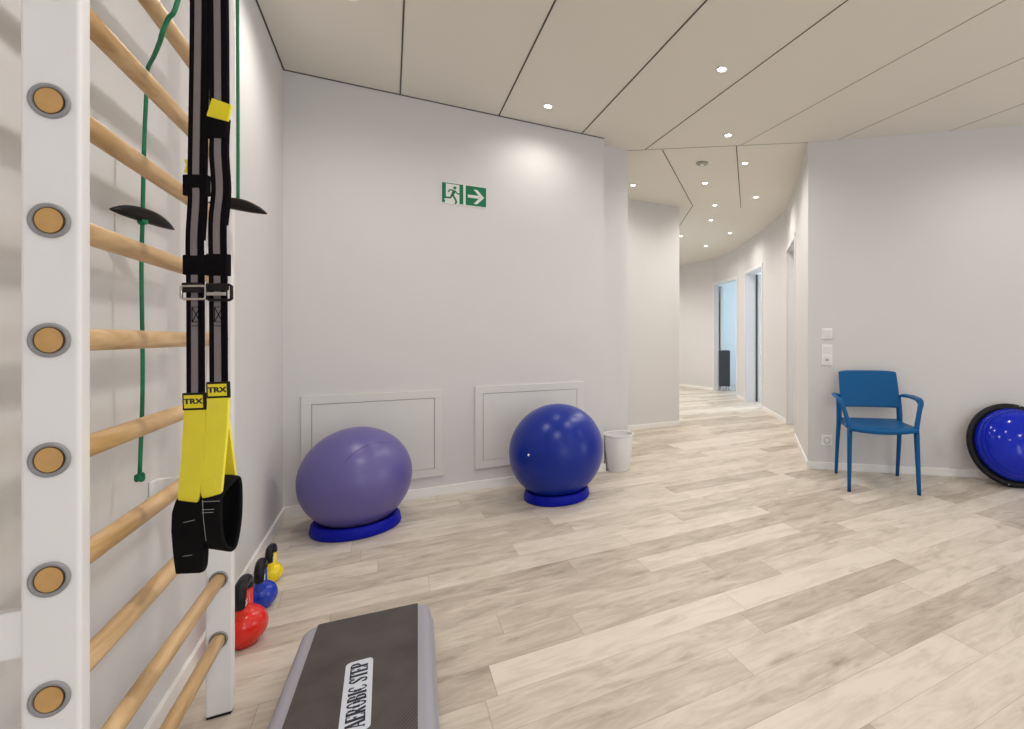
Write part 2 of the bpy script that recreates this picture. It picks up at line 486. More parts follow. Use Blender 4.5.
# rear wall with windows, east wall with window
WO = [(0.30+i*2.1, 2.0+i*2.1, 0.15, 2.45) for i in range(3)]
bm = BM(); mtB = polywall(bm, (XL, YR), (XE+0.12, YR), -0.12, 0, H, WO); struct(obj('wall_rear', bm, 'wall'))
bm = BM(); mtS = polywall(bm, (XE, YR), (XE, REND.y+0.12), -0.12, 0, H, [(0.6, 2.5, 0.15, 2.45)]); struct(obj('wall_east', bm, 'wall'))
def window(n, mt, s0, s1, z0, z1):
    bm = BM()
    f = 0.06
    box(bm, s0, s1, -0.10, -0.04, z0, z0+f, mt); box(bm, s0, s1, -0.10, -0.04, z1-f, z1, mt)
    for a in (s0, s1-f, (s0+s1-f)/2): box(bm, a, a+f, -0.10, -0.04, z0+f, z1-f, mt)
    t = struct(obj('window_%d' % n, bm, 'trim', bevel=0.003))
    bm = BM(); box(bm, s0+f, s1-f, -0.075, -0.069, z0+f, z1-f, mt); obj('window_pane', bm, 'glass', t)
for i, o_ in enumerate(WO): window(i+1, mtB, *o_)
window(4, mtS, 0.6, 2.5, 0.15, 2.45)
window(5, mtE, 0.85, 1.95, 0.75, 2.25); window(6, mtE, 2.6, 3.9, 0.75, 2.25)

# baseboards
BH, BT = 0.058, 0.013
def base(name, segs):
    bm = BM()
    for a, b, side in segs: polywall(bm, a, b, side*BT, 0, BH)
    struct(obj(name, bm, 'trim', bevel=0.002))
base('baseboard_left', [((XL, YR), (XL, YB), -1)])
base('baseboard_back', [((XL+BT, YB), (BL1+BT, YB), -1), ((BL1, YB), (BL1, YB+0.13), -1)])
base('baseboard_recess', [((BL1, YB+0.13), (1.75, YB+0.13), -1)])
base('baseboard_passage', [((1.75, YB+0.13), (1.75, 4.95), -1)])
base('baseboard_corridor_left', [((1.75, 4.95), (3.05+BT, 4.95), -1), ((3.05, 4.95), (3.05, 9.6), -1)])
base('baseboard_corridor_end', [((3.05, 9.6), (5.3, 9.6), -1)])
base('baseboard_right', [((CORNER.x, CORNER.y), (REND.x, REND.y), -1)])
sg = []
for i in (0, 2, 4, 6, 7): 
    a, b = Vector(CW[i]), Vector(CW[i+1]); d = (b-a).normalized()
    sg.append((tuple(a), tuple(b), 1))
base('baseboard_corridor_right', sg)

# ceiling joints (thin dark shadow gaps between the panels)
def seams(name, segs, w=0.007, drop=0.0025, m='gap'):
    bm = BM()
    for a, b in segs:
        a = Vector(a); b = Vector(b); d = (b-a).normalized()
        mt = polywall(bm, tuple(a), tuple(b), w, H-drop, H+0.002)
    struct(obj(name, bm, m))
def clip_y(x):      # main-room strips end at back wall, seam line or right wall
    if x < BL1: return YB
    if x < 1.75: return YB+0.13
    s = (x-1.75)/(2.95-1.75)
    if s <= 1: return 3.665+(2.815-3.665)*s
    return CORNER.y+(x-CORNER.x)*RD.y/RD.x
ms = []
for i, x in enumerate((0.062, 0.680, 1.298)): ms.append(((x, YR), (x, clip_y(x))))
seams('trim_1', ms, 0.008)
seams('trim_2', [((x, YR), (x, clip_y(x))) for x in (2.515, 3.125, 3.735, 4.345, 4.955)], 0.004, 0.0015, 'seam')
seams('trim_3', [((1.75, 3.665), (2.95, 2.815))], 0.005, 0.002, 'seam')
seams('trim_7', [((1.872, YR), (1.872, clip_y(1.872)))], 0.005)
seams('trim_4', [((2.000, 3.510), (3.165, 4.826)), ((2.494, 3.150), (3.72, 4.615)), ((3.165, 4.826), (3.544, 5.734))], 0.007)
seams('trim_5', [((XL, YB-0.008), (BL1, YB-0.008))], 0.008, 0.004)
seams('trim_6', [((XL+0.008, YR), (XL+0.008, YB))], 0.007, 0.003)

# ------------------------------------------------------------------ downlights
def downlight(x, y, label, group=None, power=LAMP_POWER, color=LAMP_COLOR, cone=92):
    t = thing('ceiling_downlight', label, 'ceiling light', (x, y, H), 0, group)
    bm = BM(); lathe(bm, [(0.023, -0.0005), (0.034, -0.0005), (0.036, -0.003), (0.030, -0.005), (0.023, -0.004)], 32, closed=True)
    obj('trim_ring', bm, 'trim', t, smooth=True)
    bm = BM(); lathe(bm, [(0, -0.003), (0.0225, -0.003), (0.0225, -0.0005), (0, -0.0005)], 32)
    obj('lens', bm, 'lamp', t, smooth=True)
    l = bpy.data.lights.new('downlight_beam', 'SPOT'); l.energy = power; l.color = color
    l.spot_size = math.radians(165 if color is WARM else cone); l.spot_blend = 1.0 if color is WARM else 0.85; l.shadow_soft_size = 0.035
    o = bpy.data.objects.new('downlight_beam', l); COL.objects.link(o); o.parent = t; o.location = (0, 0, -0.03)
    return t
G = 'recessed ceiling downlights'
WARM = (1.0, 0.95, 0.89)
downlight(0.940, 3.224, 'small round recessed downlight in the ceiling panel above the round blue ball', G, 11, LAMP_COLOR, 62)
downlight(1.704, 2.291, 'largest and nearest round recessed downlight, alone in the middle of the main ceiling', G, 26)
downlight(2.299, 3.013, 'round recessed downlight just before the seam where the corridor ceiling starts', G, 30)
downlight(2.801, 3.421, 'first corridor downlight, right of the long seam and the smoke detector', G, 19, WARM)
downlight(2.806, 4.058, 'corridor downlight directly below and behind the smoke detector in the picture', G, 19, WARM)
downlight(2.193, 4.468, 'leftmost downlight, in front of the white wall at the left of the corridor', G, 13, WARM)
downlight(3.584, 4.187, 'rightmost corridor downlight, close to the curved right wall', G, 19, WARM)
downlight(3.374, 4.673, 'corridor downlight at the end of the long seam, third row from the front', G, 19, WARM)
downlight(3.756, 5.292, 'corridor downlight in the middle, just farther than the one at the seam end', G, 19, WARM)
downlight(4.471, 5.811, 'corridor downlight above the second doorway at the right', G, 19, WARM)
downlight(3.939, 6.345, 'far corridor downlight beside the corner of the left wall', G, 19, WARM)
downlight(4.743, 6.829, 'farthest corridor downlight, above the first blue-lit doorway', G, 19, WARM)
for x, y, power in ((-0.16, 2.62, 26), (0.35, 1.0, 48), (2.0, 0.6, 12), (3.5, 1.3, 24), (4.9, 0.2, 24), (0.6, -1.2, 50), (2.6, -1.3, 40), (4.6, -1.5, 30)):
    downlight(x, y, 'round recessed ceiling downlight of the main room outside the picture', 'downlights outside the picture', power, LAMP_COLOR, 62 if y > 2 else 84)
for x, y in ((3.6, 7.6), (4.1, 8.8)):  # two unseen lamps added to brighten the far corridor wall
    downlight(x, y, 'round recessed downlight at the hidden end of the corridor', 'downlights hidden at the corridor end', 80, WARM)

t = thing('smoke_detector', 'flat round grey smoke detector on the corridor ceiling', 'smoke detector', (2.462, 3.608, H))
bm = BM(); lathe(bm, [(0, -0.018), (0.03, -0.018), (0.045, -0.014), (0.052, -0.008), (0.055, 0.0), (0, 0)], 32)
obj('housing', bm, 'greyp', t, smooth=True)
bm = BM(); lathe(bm, [(0.0, -0.021), (0.016, -0.021), (0.020, -0.0182), (0, -0.0182)], 24)
obj('sensor_cap', bm, 'trim', t, smooth=True)

# ------------------------------------------------------------------ wall hatches
def hatch(x0, x1, z0, z1, label):
    t = thing('wall_access_panel', label, 'access panel', ((x0+x1)/2, YB, z0), 0, 'painted access panels low on the back wall')
    w = (x1-x0)/2; h = z1-z0; b = 0.052
    bm = BM()
    for c in ((-w, w, 0, b), (-w, w, h-b, h), (-w, -w+b, b, h-b), (w-b, w, b, h-b)):
        box(bm, c[0], c[1], -0.014, -0.001, c[2], c[3])
    obj('panel_frame', bm, 'hatch', t, bevel=0.002)
    bm = BM(); box(bm, -w+b+0.0025, w-b-0.0025, -0.012, -0.004, b+0.0025, h-b-0.0025)
    obj('panel_door', bm, 'hatch', t, bevel=0.001)
    bm = BM(); box(bm, -w+b, w-b, -0.004, -0.002, b, h-b)
    obj('panel_gap', bm, 'gap', t)
hatch(-0.464, 0.312, 0.129, 0.703, 'white rectangular access panel in the wall behind the purple ball')
hatch(0.516, 1.305, 0.142, 0.714, 'white rectangular access panel in the wall behind the round blue ball')

# ------------------------------------------------------------------ exit sign
t = thing('exit_sign', 'green and white emergency exit sign with running man and arrow on the back wall', 'sign', (0.306, YB, 1.964))
def sm(x):   # sign local matrix: x right, y up mapped to world x, z ; thickness towards the camera
    return Matrix(((1, 0, 0, x), (0, 0, -1, 0), (0, 1, 0, 0), (0, 0, 0, 1)))
A = 0.134
def signpts(pts): return [(u*A, (1-v)*A) for u, v in pts]
bm = BM(); prism(bm, [(-0.006, -0.006), (0.288, -0.006), (0.288, A+0.006), (-0.006, A+0.006)], 0.0005, 0.003, sm(0))
obj('backing_plate', bm, 'signwhite', t)
bm = BM()
for q in (((0, 0), (.18, 0), (.18, .78), (.09, .82), (.16, .90), (.13, 1), (0, 1)), ((.82, 0), (1, 0), (1, 1), (.82, 1)), ((.18, 0), (.82, 0), (.82, .035), (.18, .035))):
    prism(bm, signpts(q)[::-1], 0.003, 0.0036, sm(0))
circ = [(.60+.075*math.cos(a*PI/8), .21+.075*math.sin(a*PI/8)) for a in range(16)]
prism(bm, signpts(circ), 0.003, 0.0036, sm(0))
prism(bm, signpts([(.50, .32), (.64, .34), (.60, .50), (.50, .66), (.40, .62), (.46, .48)]), 0.003, 0.0036, sm(0))
for pts, w in ((((.60, .36), (.70, .47), (.82, .50)), .065), (((.52, .34), (.37, .33), (.29, .46)), .06),
               (((.46, .60), (.40, .74), (.18, .74)), .085), (((.52, .60), (.66, .86), (.67, .97), (.60, 1.0)), .09)):
    stroke2d(bm, signpts(pts), w*A, 0.003, 0.0036, sm(0))
obj('running_man', bm, 'green', t)
bm = BM(); prism(bm, [(0, 0), (A, 0), (A, A), (0, A)], 0.003, 0.0036, sm(0.150)); obj('arrow_field', bm, 'green', t)
bm = BM()
prism(bm, signpts([(.10, .455), (.67, .455), (.67, .605), (.10, .605)]), 0.0036, 0.0042, sm(0.150))
prism(bm, signpts([(.38, .16), (.56, .16), (.90, .53), (.56, .90), (.38, .90), (.70, .53)]), 0.0036, 0.0042, sm(0.150))
obj('arrow', bm, 'signwhite', t)

# ------------------------------------------------------------------ switches and socket on the right wall
ra = math.atan2(RD.y, RD.x)
def wallmat_loc(s, z): p = CORNER+RD*s; return (p.x, p.y, z)
def plate(name, label, cat, s, z, n, kind):
    t = thing(name, label, cat, wallmat_loc(s, z), ra)
    h = 0.082*n
    bm = BM(); box(bm, -0.041, 0.041, -0.009, -0.001, -h/2, h/2); obj('cover_plate', bm, 'trim', t, bevel=0.003)
    for i in range(n):
        zc = -h/2+0.041+0.082*i
        bm = BM()
        if kind == 'switch' or (kind == 'mixed' and i == 1):
            box(bm, -0.028, 0.028, -0.013, -0.009, zc-0.028, zc+0.028); obj('rocker', bm, 'bin', t, bevel=0.002)
        elif kind == 'mixed':
            box(bm, -0.028, 0.028, -0.012, -0.009, zc-0.028, zc+0.028); k_ = obj('dimmer', bm, 'bin', t, bevel=0.002)
            bm = BM(); box(bm, -0.010, 0.010, -0.014, -0.012, zc-0.006, zc+0.008); obj('display', bm, 'greyp', k_)
        else:
            mt = Matrix.Translation((0, -0.009, zc)) @ Matrix.Rotation(PI/2, 4, 'X')
            lathe(bm, [(0.027, 0.0), (0.027, 0.004), (0.0215, 0.004), (0.019, -0.003), (0, -0.003)], 32, mt)
            k_ = obj('socket_well', bm, 'liner', t, smooth=True)
            bm = BM()
            for sx in (-0.0095, 0.0095): lathe(bm, [(0.004, -0.001), (0.004, -0.0022), (0, -0.001)][:2]+[(0, -0.001)], 12, mt @ Matrix.Translation((sx, 0, 0)))
            obj('pin_hole', bm, 'gap', k_)
plate('light_switch', 'upper single white light switch on the wall left of the blue chair', 'switch', 0.144, 1.085, 1, 'switch')
plate('light_switch', 'lower double white switch plate with small grey display left of the chair', 'switch', 0.144, 0.915, 2, 'mixed')
plate('power_socket', 'white wall socket low down beside the left rear chair leg', 'socket', 0.144, 0.235, 1, 'socket')
t = thing('wall_sensor', 'narrow white device seen edge-on at the recessed wall corner', 'switch', (1.75, 4.0, 1.18))
bm = BM(); box(bm, 0.001, 0.035, -0.05, 0.05, 0.0, 0.32); obj('housing', bm, 'trim', t, bevel=0.008)
bm = BM(); box(bm, 0.001, 0.022, -0.035, 0.035, -0.11, -0.03); obj('button_block', bm, 'bin', t, bevel=0.004)

# ------------------------------------------------------------------ wall bars
LX0, LX1 = -0.444, -0.387
NY, FY = 0.996, 1.752
LXC = (LX0+LX1)/2
CT = 0.028
t = thing('wall_bars', 'white wall-mounted gym ladder with round pine rungs at the left', 'wall bars', (LXC, NY, 0))
hw = (LX1-LX0)/2
RZ = [1.047-0.1665*k for k in range(-7, 6)]
for cy0 in (NY, FY):
    d = cy0-NY
    bm = BM(); box(bm, -hw, hw+0.001, d, d+CT, 0.006, 2.33)
    c = obj('side_post', bm, 'col', t, bevel=0.005, seg=4)
    bm = BM(); box(bm, -hw+0.002, hw-0.002, d+0.001, d+CT-0.001, 0.0, 0.007); obj('foot_pad', bm, 'black', c, bevel=0.002)
    for z in RZ:
        # collar on both faces
        for face, sgn in ((d, -1), (d+CT, 1)):
            mt = Matrix.Translation((0, face, z)) @ Matrix.Rotation(PI/2*(1 if sgn < 0 else -1), 4, 'X')
            bm = BM()
            lathe(bm, [(0.0162, -0.004), (0.0205, -0.001), (0.0205, 0.003), (0.0185, 0.005), (0.0162, 0.0035), (0.0148, 0.0005)], 32, mt, 1.0, 1.18, closed=True)
            obj('rung_collar', bm, 'collar', c, smooth=True)
for z in RZ:
    bm = BM()
    d0, d1 = 0.0-0.001, FY-NY+CT+0.001
    tube(bm, [(0, d0, z), (0, d1, z)], [(0.0172, 0.0145)]*2, 24, 2.25, up=(0, 0, 1))
    r = obj('rung', bm, 'wood', t, smooth=False, bevel=0.0015, angle=50)
    for p in r.data.polygons: p.use_smooth = len(p.vertices) == 4
    for yy in (d0-0.0006, d1+0.0006):
        mt = Matrix.Translation((0, yy, z)) @ Matrix.Rotation(PI/2, 4, 'X')
        bm = BM(); lathe(bm, [(0, -0.0008), (0.0152, -0.0008), (0.0152, 0.0008), (0, 0.0008)], 32, mt, 0.98, 1.22)
        e_ = obj('end_rim', bm, 'rim', r)
        bm = BM(); lathe(bm, [(0, -0.0016), (0.0138, -0.0016), (0.0138, 0.0016), (0, 0.0016)], 32, mt, 0.98, 1.24)
        obj('end_cap', bm, 'endwood', r)
for d in (0.0, FY-NY):
    for z in (0.61, 2.02):
        bm = BM(); box(bm, XL-LXC+0.0005, -hw+0.004, d+0.004, d+0.024, z, z+0.065)
        b_ = obj('wall_bracket', bm, 'col', t, bevel=0.003)
        bm = BM(); box(bm, XL-LXC+0.0005, XL-LXC+0.007, d-0.022, d+0.004, z, z+0.065); obj('bracket_flange', bm, 'col', b_, bevel=0.002)
# overhead arm that carries the straps (above the picture)
bm = BM(); tube(bm, [(0.0, 0.225, 2.2125), (0.075, 0.225, 2.30), (0.12, 0.225, 2.325)], 0.013, 12)
tube(bm, [(0.0, 0.225+0.0, 2.2125), (0.0, 0.225, 2.18)], 0.018, 12)
obj('overhead_hook', bm, 'col', t, smooth=True)

# ------------------------------------------------------------------ suspension trainer
OX, OY = -0.306, 1.217
PX = 0.92/483.0
def tl(px, py, dy=0.0):
    """point in the trainer's own frame: across, away, height"""
    k = (0.92+dy)/483.0
    return Vector(((px-655)*k+448.3*PX, dy, 1.05-(py-338)*k))
tr = thing('suspension_trainer', 'black and yellow suspension strap trainer hanging in front of the wall bars', 'suspension trainer', (OX, OY, 0), YAW)
def strap(pts, dys, name):
    P = [tl(px, py, dy) for (px, py), dy in zip(pts, dys)]
    bm = BM(); ribbon(bm, P, (1, 0, 0), 0.0025, 0.0168); s = obj(name, bm, 'softblack', tr)
    bm = BM(); ribbon(bm, [p+Vector((0, -0.0022, 0)) for p in P], (1, 0, 0), 0.0010, 0.0062); obj('centre_stripe', bm, 'stripe', s)
    bm = BM(); ribbon(bm, [p+Vector((0.0010, 0.0042, 0)) for p in P[:max(2, len(P)-2)]], (1, 0, 0), 0.0025, 0.0150); obj('rear_ply', bm, 'softblack', s)
strap([(201, -330), (199.2, 0), (198.0, 100), (196.8, 176), (197, 200), (194.8, 240), (195.5, 285), (195.8, 394)], [0.0, 0, 0, 0, -0.006, -0.004, 0, 0], 'strap')
strap([(214, -330), (218, 0), (218.5, 60), (218.8, 130), (218.5, 155), (220.5, 190), (217.5, 225), (218.2, 285), (218.8, 384)], [0.0, 0, 0, 0, -0.003, -0.007, -0.004, 0, 0], 'strap')
def block(name, x0, x1, y0, y1, d0, d1, m, rot=0, bev=0.002, parent=tr):
    c = tl((x0+x1)/2, (y0+y1)/2); w = (x1-x0)/2*PX; h = (y1-y0)/2*PX
    mt = Matrix.Translation(c) @ Matrix.Rotation(math.radians(rot), 4, 'Y')
    bm = BM(); box(bm, -w, w, d0, d1, -h, h, mt)
    return obj(name, bm, m, parent, bevel=bev)
block('strap_keeper', 184.5, 208.0, 175, 196, -0.005, 0.007, 'softblack')
block('strap_keeper', 184.5, 207.5, 255, 275, -0.005, 0.007, 'softblack')
block('strap_keeper', 207.0, 227.5, 118, 139, -0.005, 0.007, 'softblack', 4)
block('strap_keeper', 207.5, 228.5, 254, 276, -0.005, 0.007, 'softblack')
# yellow adjustment tabs
q = [tl(*p) for p in ((215.5, 100), (235, 107), (231, 123), (210, 117.5))]
bm = BM(); prism(bm, [(v.x, v.z) for v in q][::-1], 0, 0.004, Matrix(((1, 0, 0, 0), (0, 0, -1, -0.004), (0, 1, 0, 0), (0, 0, 0, 1)))); obj('pull_tab', bm, 'tabyellow', tr, bevel=0.001)
q = [tl(*p) for p in ((180.5, 158), (190, 159), (190, 173), (180.5, 171), (182.5, 164))]
bm = BM(); prism(bm, [(v.x, v.z) for v in q][::-1], 0, 0.004, Matrix(((1, 0, 0, 0), (0, 0, -1, 0.010), (0, 1, 0, 0), (0, 0, 0, 1)))); obj('pull_tab', bm, 'tabyellow', tr, bevel=0.001)
# cam buckles: rectangular frames
def buckle(x0, x1, y0, y1, m):
    c = [tl(*p, -0.007) for p in ((x0, y0), (x1, y0), (x1, y1), (x0, y1))]
    P = []
    for a, b in zip(c, c[1:]+c[:1]):
        for f in (0.08, 0.5, 0.92): P.append(a.lerp(b, f))
    bm = BM(); tube(bm, P, 0.0027, 8, closed=True)
    return obj('cam_buckle', bm, m, tr, smooth=True)
b1 = buckle(181.5, 206.0, 286, 299, 'steel'); b2 = buckle(207.5, 231.5, 285, 300, 'black')
block('cam_lever', 185, 205, 283, 293, -0.008, -0.004, 'black', 0, parent=b1)
block('cam_lever', 209, 231.5, 283.5, 291, -0.008, -0.004, 'black', 0, parent=b2)
block('buckle_bar', 211, 229, 292.5, 296, -0.010, -0.006, 'steel', 0, 0.0005, parent=b2)
# stitching boxes beneath the buckles
for cx_ in (196, 218.5):
    bm = BM()
    for a, b in (((-4, 307), (4, 307)), ((4, 307), (4, 322)), ((4, 322), (-4, 322)), ((-4, 322), (-4, 307)), ((-4, 307), (4, 322)), ((4, 307), (-4, 322)), ((-4, 326), (4, 326))):
        tube(bm, [tl(cx_+a[0], a[1], -0.0032), tl(cx_+b[0], b[1], -0.0032)], 0.0007, 5)
    obj('cross_stitching', bm, 'softblack', tr)
# name tags
def text_mesh(body, size, m, parent, mt, name='lettering', extrude=0.0004, offset=0.0):
    cu = bpy.data.curves.new('lettering', 'FONT'); cu.body = body; cu.size = size; cu.extrude = extrude; cu.offset = offset
    cu.align_x = 'CENTER'; cu.align_y = 'CENTER'
    o = bpy.data.objects.new('lettering_source', cu); COL.objects.link(o)
    dg = bpy.context.evaluated_depsgraph_get(); dg.update()
    me = bpy.data.meshes.new_from_object(o.evaluated_get(dg))
    bpy.data.objects.remove(o); 
    me.transform(mt); me.materials.clear(); me.materials.append(M[m])
    r = bpy.data.objects.new(name, me); COL.objects.link(r); r.parent = parent
    return r
for (x0, x1, y0, y1) in ((184.0, 207.2, 392.5, 410), (207.8, 231.0, 381.5, 398)):
    b_ = block('tag_frame', x0, x1, y0, y1, -0.004, 0.000, 'black', -2, 0.0015)
    block('tag_face', x0+2.3, x1-2.3, y0+2.3, y1-2.3, -0.0048, -0.003, 'tabyellow', -2, 0.0, parent=b_)
    c = tl((x0+x1)/2, (y0+y1)/2)
    mt = Matrix.Translation(c+Vector((0, -0.0051, 0))) @ Matrix.Rotation(math.radians(-2), 4, 'Y') @ Matrix.Rotation(PI/2, 4, 'X') @ Matrix.Scale(1.35, 4, (1, 0, 0))
    text_mesh('TRX', 0.0135, 'ink', b_, mt, offset=0.0004)
# yellow webbing and foot cradles
bm = BM(); ribbon(bm, [tl(195.6, 406, 0), tl(194, 440, -0.004), tl(191, 480, -0.006), tl(189, 497, -0.006), tl(188.8, 503, 0.0)], (1, 0, -0.03), 0.005, [0.0195, 0.021, 0.0205, 0.0195, 0.017])
obj('yellow_webbing', bm, 'yellow', tr, bevel=0.0015)
bm = BM(); ribbon(bm, [tl(219, 394, 0), tl(217, 430, -0.006), tl(213.5, 470, -0.010), tl(212, 491, -0.010), tl(211.5, 497.5, -0.004)], (1, 0, -0.03), 0.005, [0.0205, 0.021, 0.0205, 0.0195, 0.016])
obj('yellow_webbing', bm, 'yellow', tr, bevel=0.0015)
bm = BM(); ribbon(bm, [tl(219.5, 396, 0.005), tl(222.5, 425, 0.016), tl(226.5, 455, 0.026), tl(229, 476, 0.032)], (1, -0.15, 0), 0.004, 0.0165)
obj('yellow_webbing', bm, 'yellow', tr, bevel=0.001)
# right cradle: padded loop seen from the side
def loop_mesh(P, wv, th, hw_):
    bm = BM(); P = smoothpath(P, 6, closed=True); m = len(P); wv = Vector(wv).normalized(); rings = []
    for i, p in enumerate(P):
        tt = (P[(i+1) % m]-P[i-1]).normalized(); nn = tt.cross(wv).normalized()
        rings.append([bm.verts.new(p+wv*hw_*a+nn*th*0.5*b) for a, b in ((-1, -0.6), (-0.9, -1), (0.9, -1), (1, -0.6), (1, 0.6), (0.9, 1), (-0.9, 1), (-1, 0.6))])
    for i in range(m):
        a, b = rings[i], rings[(i+1) % m]
        for k in range(8): bm.faces.new((a[k], a[(k+1) % 8], b[(k+1) % 8], b[k]))
    return bm
R_ = [tl(212.5, 494, -0.003), tl(211, 508, -0.008), tl(211.5, 525, -0.008), tl(214.5, 542, -0.004), tl(220, 548, 0.010), tl(226, 544, 0.026), tl(230.5, 520, 0.036), tl(231.5, 494, 0.037), tl(229.5, 477, 0.032), tl(221, 483, 0.012)]
cr_ = obj('foot_cradle', loop_mesh(R_, (0.966, -0.257, 0.0), 0.008, 0.0265), 'foam', tr, smooth=True)
bm = BM()
for py in (501, 509, 512): tube(bm, [tl(202, py+0.8, -0.0125), tl(219.5, py, -0.0165)], 0.0005, 5)
for x in (202.5, 218.5): tube(bm, [tl(x, 500, -0.0135), tl(x+1, 520, -0.0155), tl(x+3.5, 541, -0.011)], 0.0004, 5)
obj('stitching', bm, 'stitch', cr_)
bm = BM(); ribbon(bm, [tl(189, 497, 0.0), tl(188.3, 512, -0.004), tl(189, 530, -0.006), tl(189.5, 552, -0.002), tl(190, 572.5, 0.006)], (0.996, 0.087, 0.0), 0.010, [0.0180, 0.0262, 0.0285, 0.0265, 0.0225])
cr_ = obj('foot_cradle', bm, 'foam', tr, bevel=0.003)
bm = BM(); tube(bm, [tl(175.5, 524, -0.0100), tl(186, 522, -0.0110), tl(194.5, 520, -0.0110)], 0.0005, 5); tube(bm, [tl(177.5, 557, -0.0065), tl(192, 555, -0.0065)], 0.0004, 5)
obj('stitching', bm, 'stitch', cr_)
bm = BM(); ribbon(bm, [tl(190, 571, 0.008), tl(193, 565, 0.024), tl(195, 535, 0.032), tl(194, 500, 0.026), tl(190, 492, 0.008)], (0.996, 0.087, 0.0), 0.008, [0.023, 0.025, 0.024, 0.020, 0.018])
obj('cradle_back', bm, 'foam', tr, bevel=0.002)
# anchor ring at the top
bm = BM()
P = [Vector((0.0+0.022*math.cos(a*PI/8), 0.0, 2.345+0.022*math.sin(a*PI/8))) for a in range(16)]
tube(bm, P, 0.004, 8, closed=True); obj('anchor_ring', bm, 'steel', tr, smooth=True)

# ------------------------------------------------------------------ rope pulls
def handle_mesh(c, axis, L_, rr):
    """drooping crescent grip"""
    ax = Vector(axis).normalized(); P = []; R = []
    n = 15
    for i in range(n):
        f = -1+2*i/(n-1)
        P.append(Vector(c)+ax*(f*L_/2)+Vector((0, 0, -0.011*f*f-0.002)))
        w = max(0.0015, rr*(1-abs(f)**2.2)**0.8)
        R.append((w, w*0.9))
    bm = BM(); tube(bm, P, R, 14, up=(0, 0, 1)); return bm
def pull_rope(name, label, path, hc, hax, hl, knots):
    t = thing(name, label, 'rope pull', (hc[0], hc[1], hc[2]))
    o_ = Vector(hc)
    bm = BM(); tube(bm, [Vector(p)-o_ for p in smoothpath(path, 5)], 0.0038, 8); obj('rope', bm, 'rope', t, smooth=True)
    obj('grip', handle_mesh((0, 0, 0), hax, hl, 0.0165), 'black', t, smooth=True)
    for kx in knots:
        bm = BM()
        c = Vector(kx)-o_
        pts = [c+Vector((0.005*math.cos(a*0.9), 0.005*math.sin(a*0.9), -0.005+0.007*math.sin(a*1.7))) for a in range(12)]
        tube(bm, smoothpath(pts, 3), 0.0042, 7); obj('knot', bm, 'rope', t, smooth=True)
pull_rope('rope_pull', 'green rope with black grip hanging behind the rungs of the wall bars',
          [(-0.492, 1.505, 0.742), (-0.492, 1.520, 0.95), (-0.492, 1.514, 1.20), (-0.492, 1.52, 1.33), (-0.490, 1.522, 1.50), (-0.485, 1.522, 1.645), (-0.478, 1.505, 1.661), (-0.440, 1.412, 1.648), (-0.400, 1.312, 1.638), (-0.390, 1.290, 1.645), (-0.380, 1.287, 1.676), (-0.366, 1.286, 1.716), (-0.362, 1.40, 2.00), (-0.365, 1.56, 2.29), (-0.385, 1.66, 2.345)],
          (-0.492, 1.528, 1.332), (0.055, 0.137, -0.008), 0.158, [(-0.492, 1.505, 0.742), (-0.492, 1.520, 1.322)])
pull_rope('rope_pull', 'green rope with black grip hanging right of the black straps before the white wall',
          [(-0.363, 1.70, 1.424), (-0.363, 1.70, 1.60), (-0.364, 1.70, 1.90), (-0.366, 1.70, 2.25), (-0.372, 1.70, 2.345), (-0.39, 1.66, 2.35)],
          (-0.363, 1.70, 1.416), (0.93, -0.28, -0.16), 0.140, [])

# ------------------------------------------------------------------ balls
def ball(name, label, x, y, r, m, ringr):
    t = thing(name, label, 'exercise ball', (x, y, 0))
    zc = r+0.002
    bm = BM(); bmesh.ops.create_uvsphere(bm, u_segments=64, v_segments=40, radius=r)
    b_ = obj('ball_body', bm, m, t, smooth=True, loc=(0, 0, zc))
    return t, b_, zc
def base_ring(label, x, y, ro, r, zc):
    t = thing('ball_base_ring', label, 'ball stand', (x, y, 0), 0, 'blue stability rings under the balls')
    # inner wall follows the ball
    def ri(z): return math.sqrt(max(0.0, r*r-(zc-z)**2))+0.003
    prof = [(ro, 0.002), (ro+0.004, 0.012), (ro-0.002, 0.050), (ro-0.012, 0.060), (max(ri(0.058), ro-0.03), 0.058), (max(ri(0.03), 0.12), 0.030), (max(ri(0.004), 0.10), 0.002)]
    bm = BM(); lathe(bm, prof, 72, closed=True); obj('ring_body', bm, 'ring', t, smooth=True, bevel=0.002)
    bm = BM(); lathe(bm, [(ro-0.004, 0.0), (ro-0.004, 0.0025), (ro-0.03, 0.0025), (ro-0.03, 0.0)], 72, closed=True); obj('ring_foot', bm, 'black', t)
t, b_, zc = ball('exercise_ball', 'large purple exercise ball sitting in a blue ring near the left corner', -0.161, 3.155, 0.275, 'purple', 0.2)
# moulded seam over the purple ball
P = [Vector(v).normalized()*0.2751 for v in ((-0.190, -0.872, 0.452), (-0.131, -0.841, 0.525), (-0.040, -0.788, 0.615), (0.085, -0.711, 0.698), (0.279, -0.599, 0.751), (0.481, -0.476, 0.736), (0.60, -0.38, 0.705))]
P = [p.normalized()*0.2751 for p in smoothpath(P, 6)]
bm = BM(); tube(bm, P, [0.0003+0.0010*math.sin(PI*i/(len(P)-1)) for i in range(len(P))], 6); obj('seam_line', bm, 'purpleseam', b_, smooth=True)
base_ring('flat blue plastic ring under the purple ball', -0.161, 3.155, 0.215, 0.275, zc)
t, b_, zc = ball('exercise_ball', 'large round blue exercise ball in a blue ring before the back wall', 0.971, 3.121, 0.305, 'blue', 0.2)
base_ring('flat blue plastic ring under the round blue ball', 0.971, 3.121, 0.209, 0.305, zc)
dv = Vector((-0.774, -0.623, 0.114)).normalized()
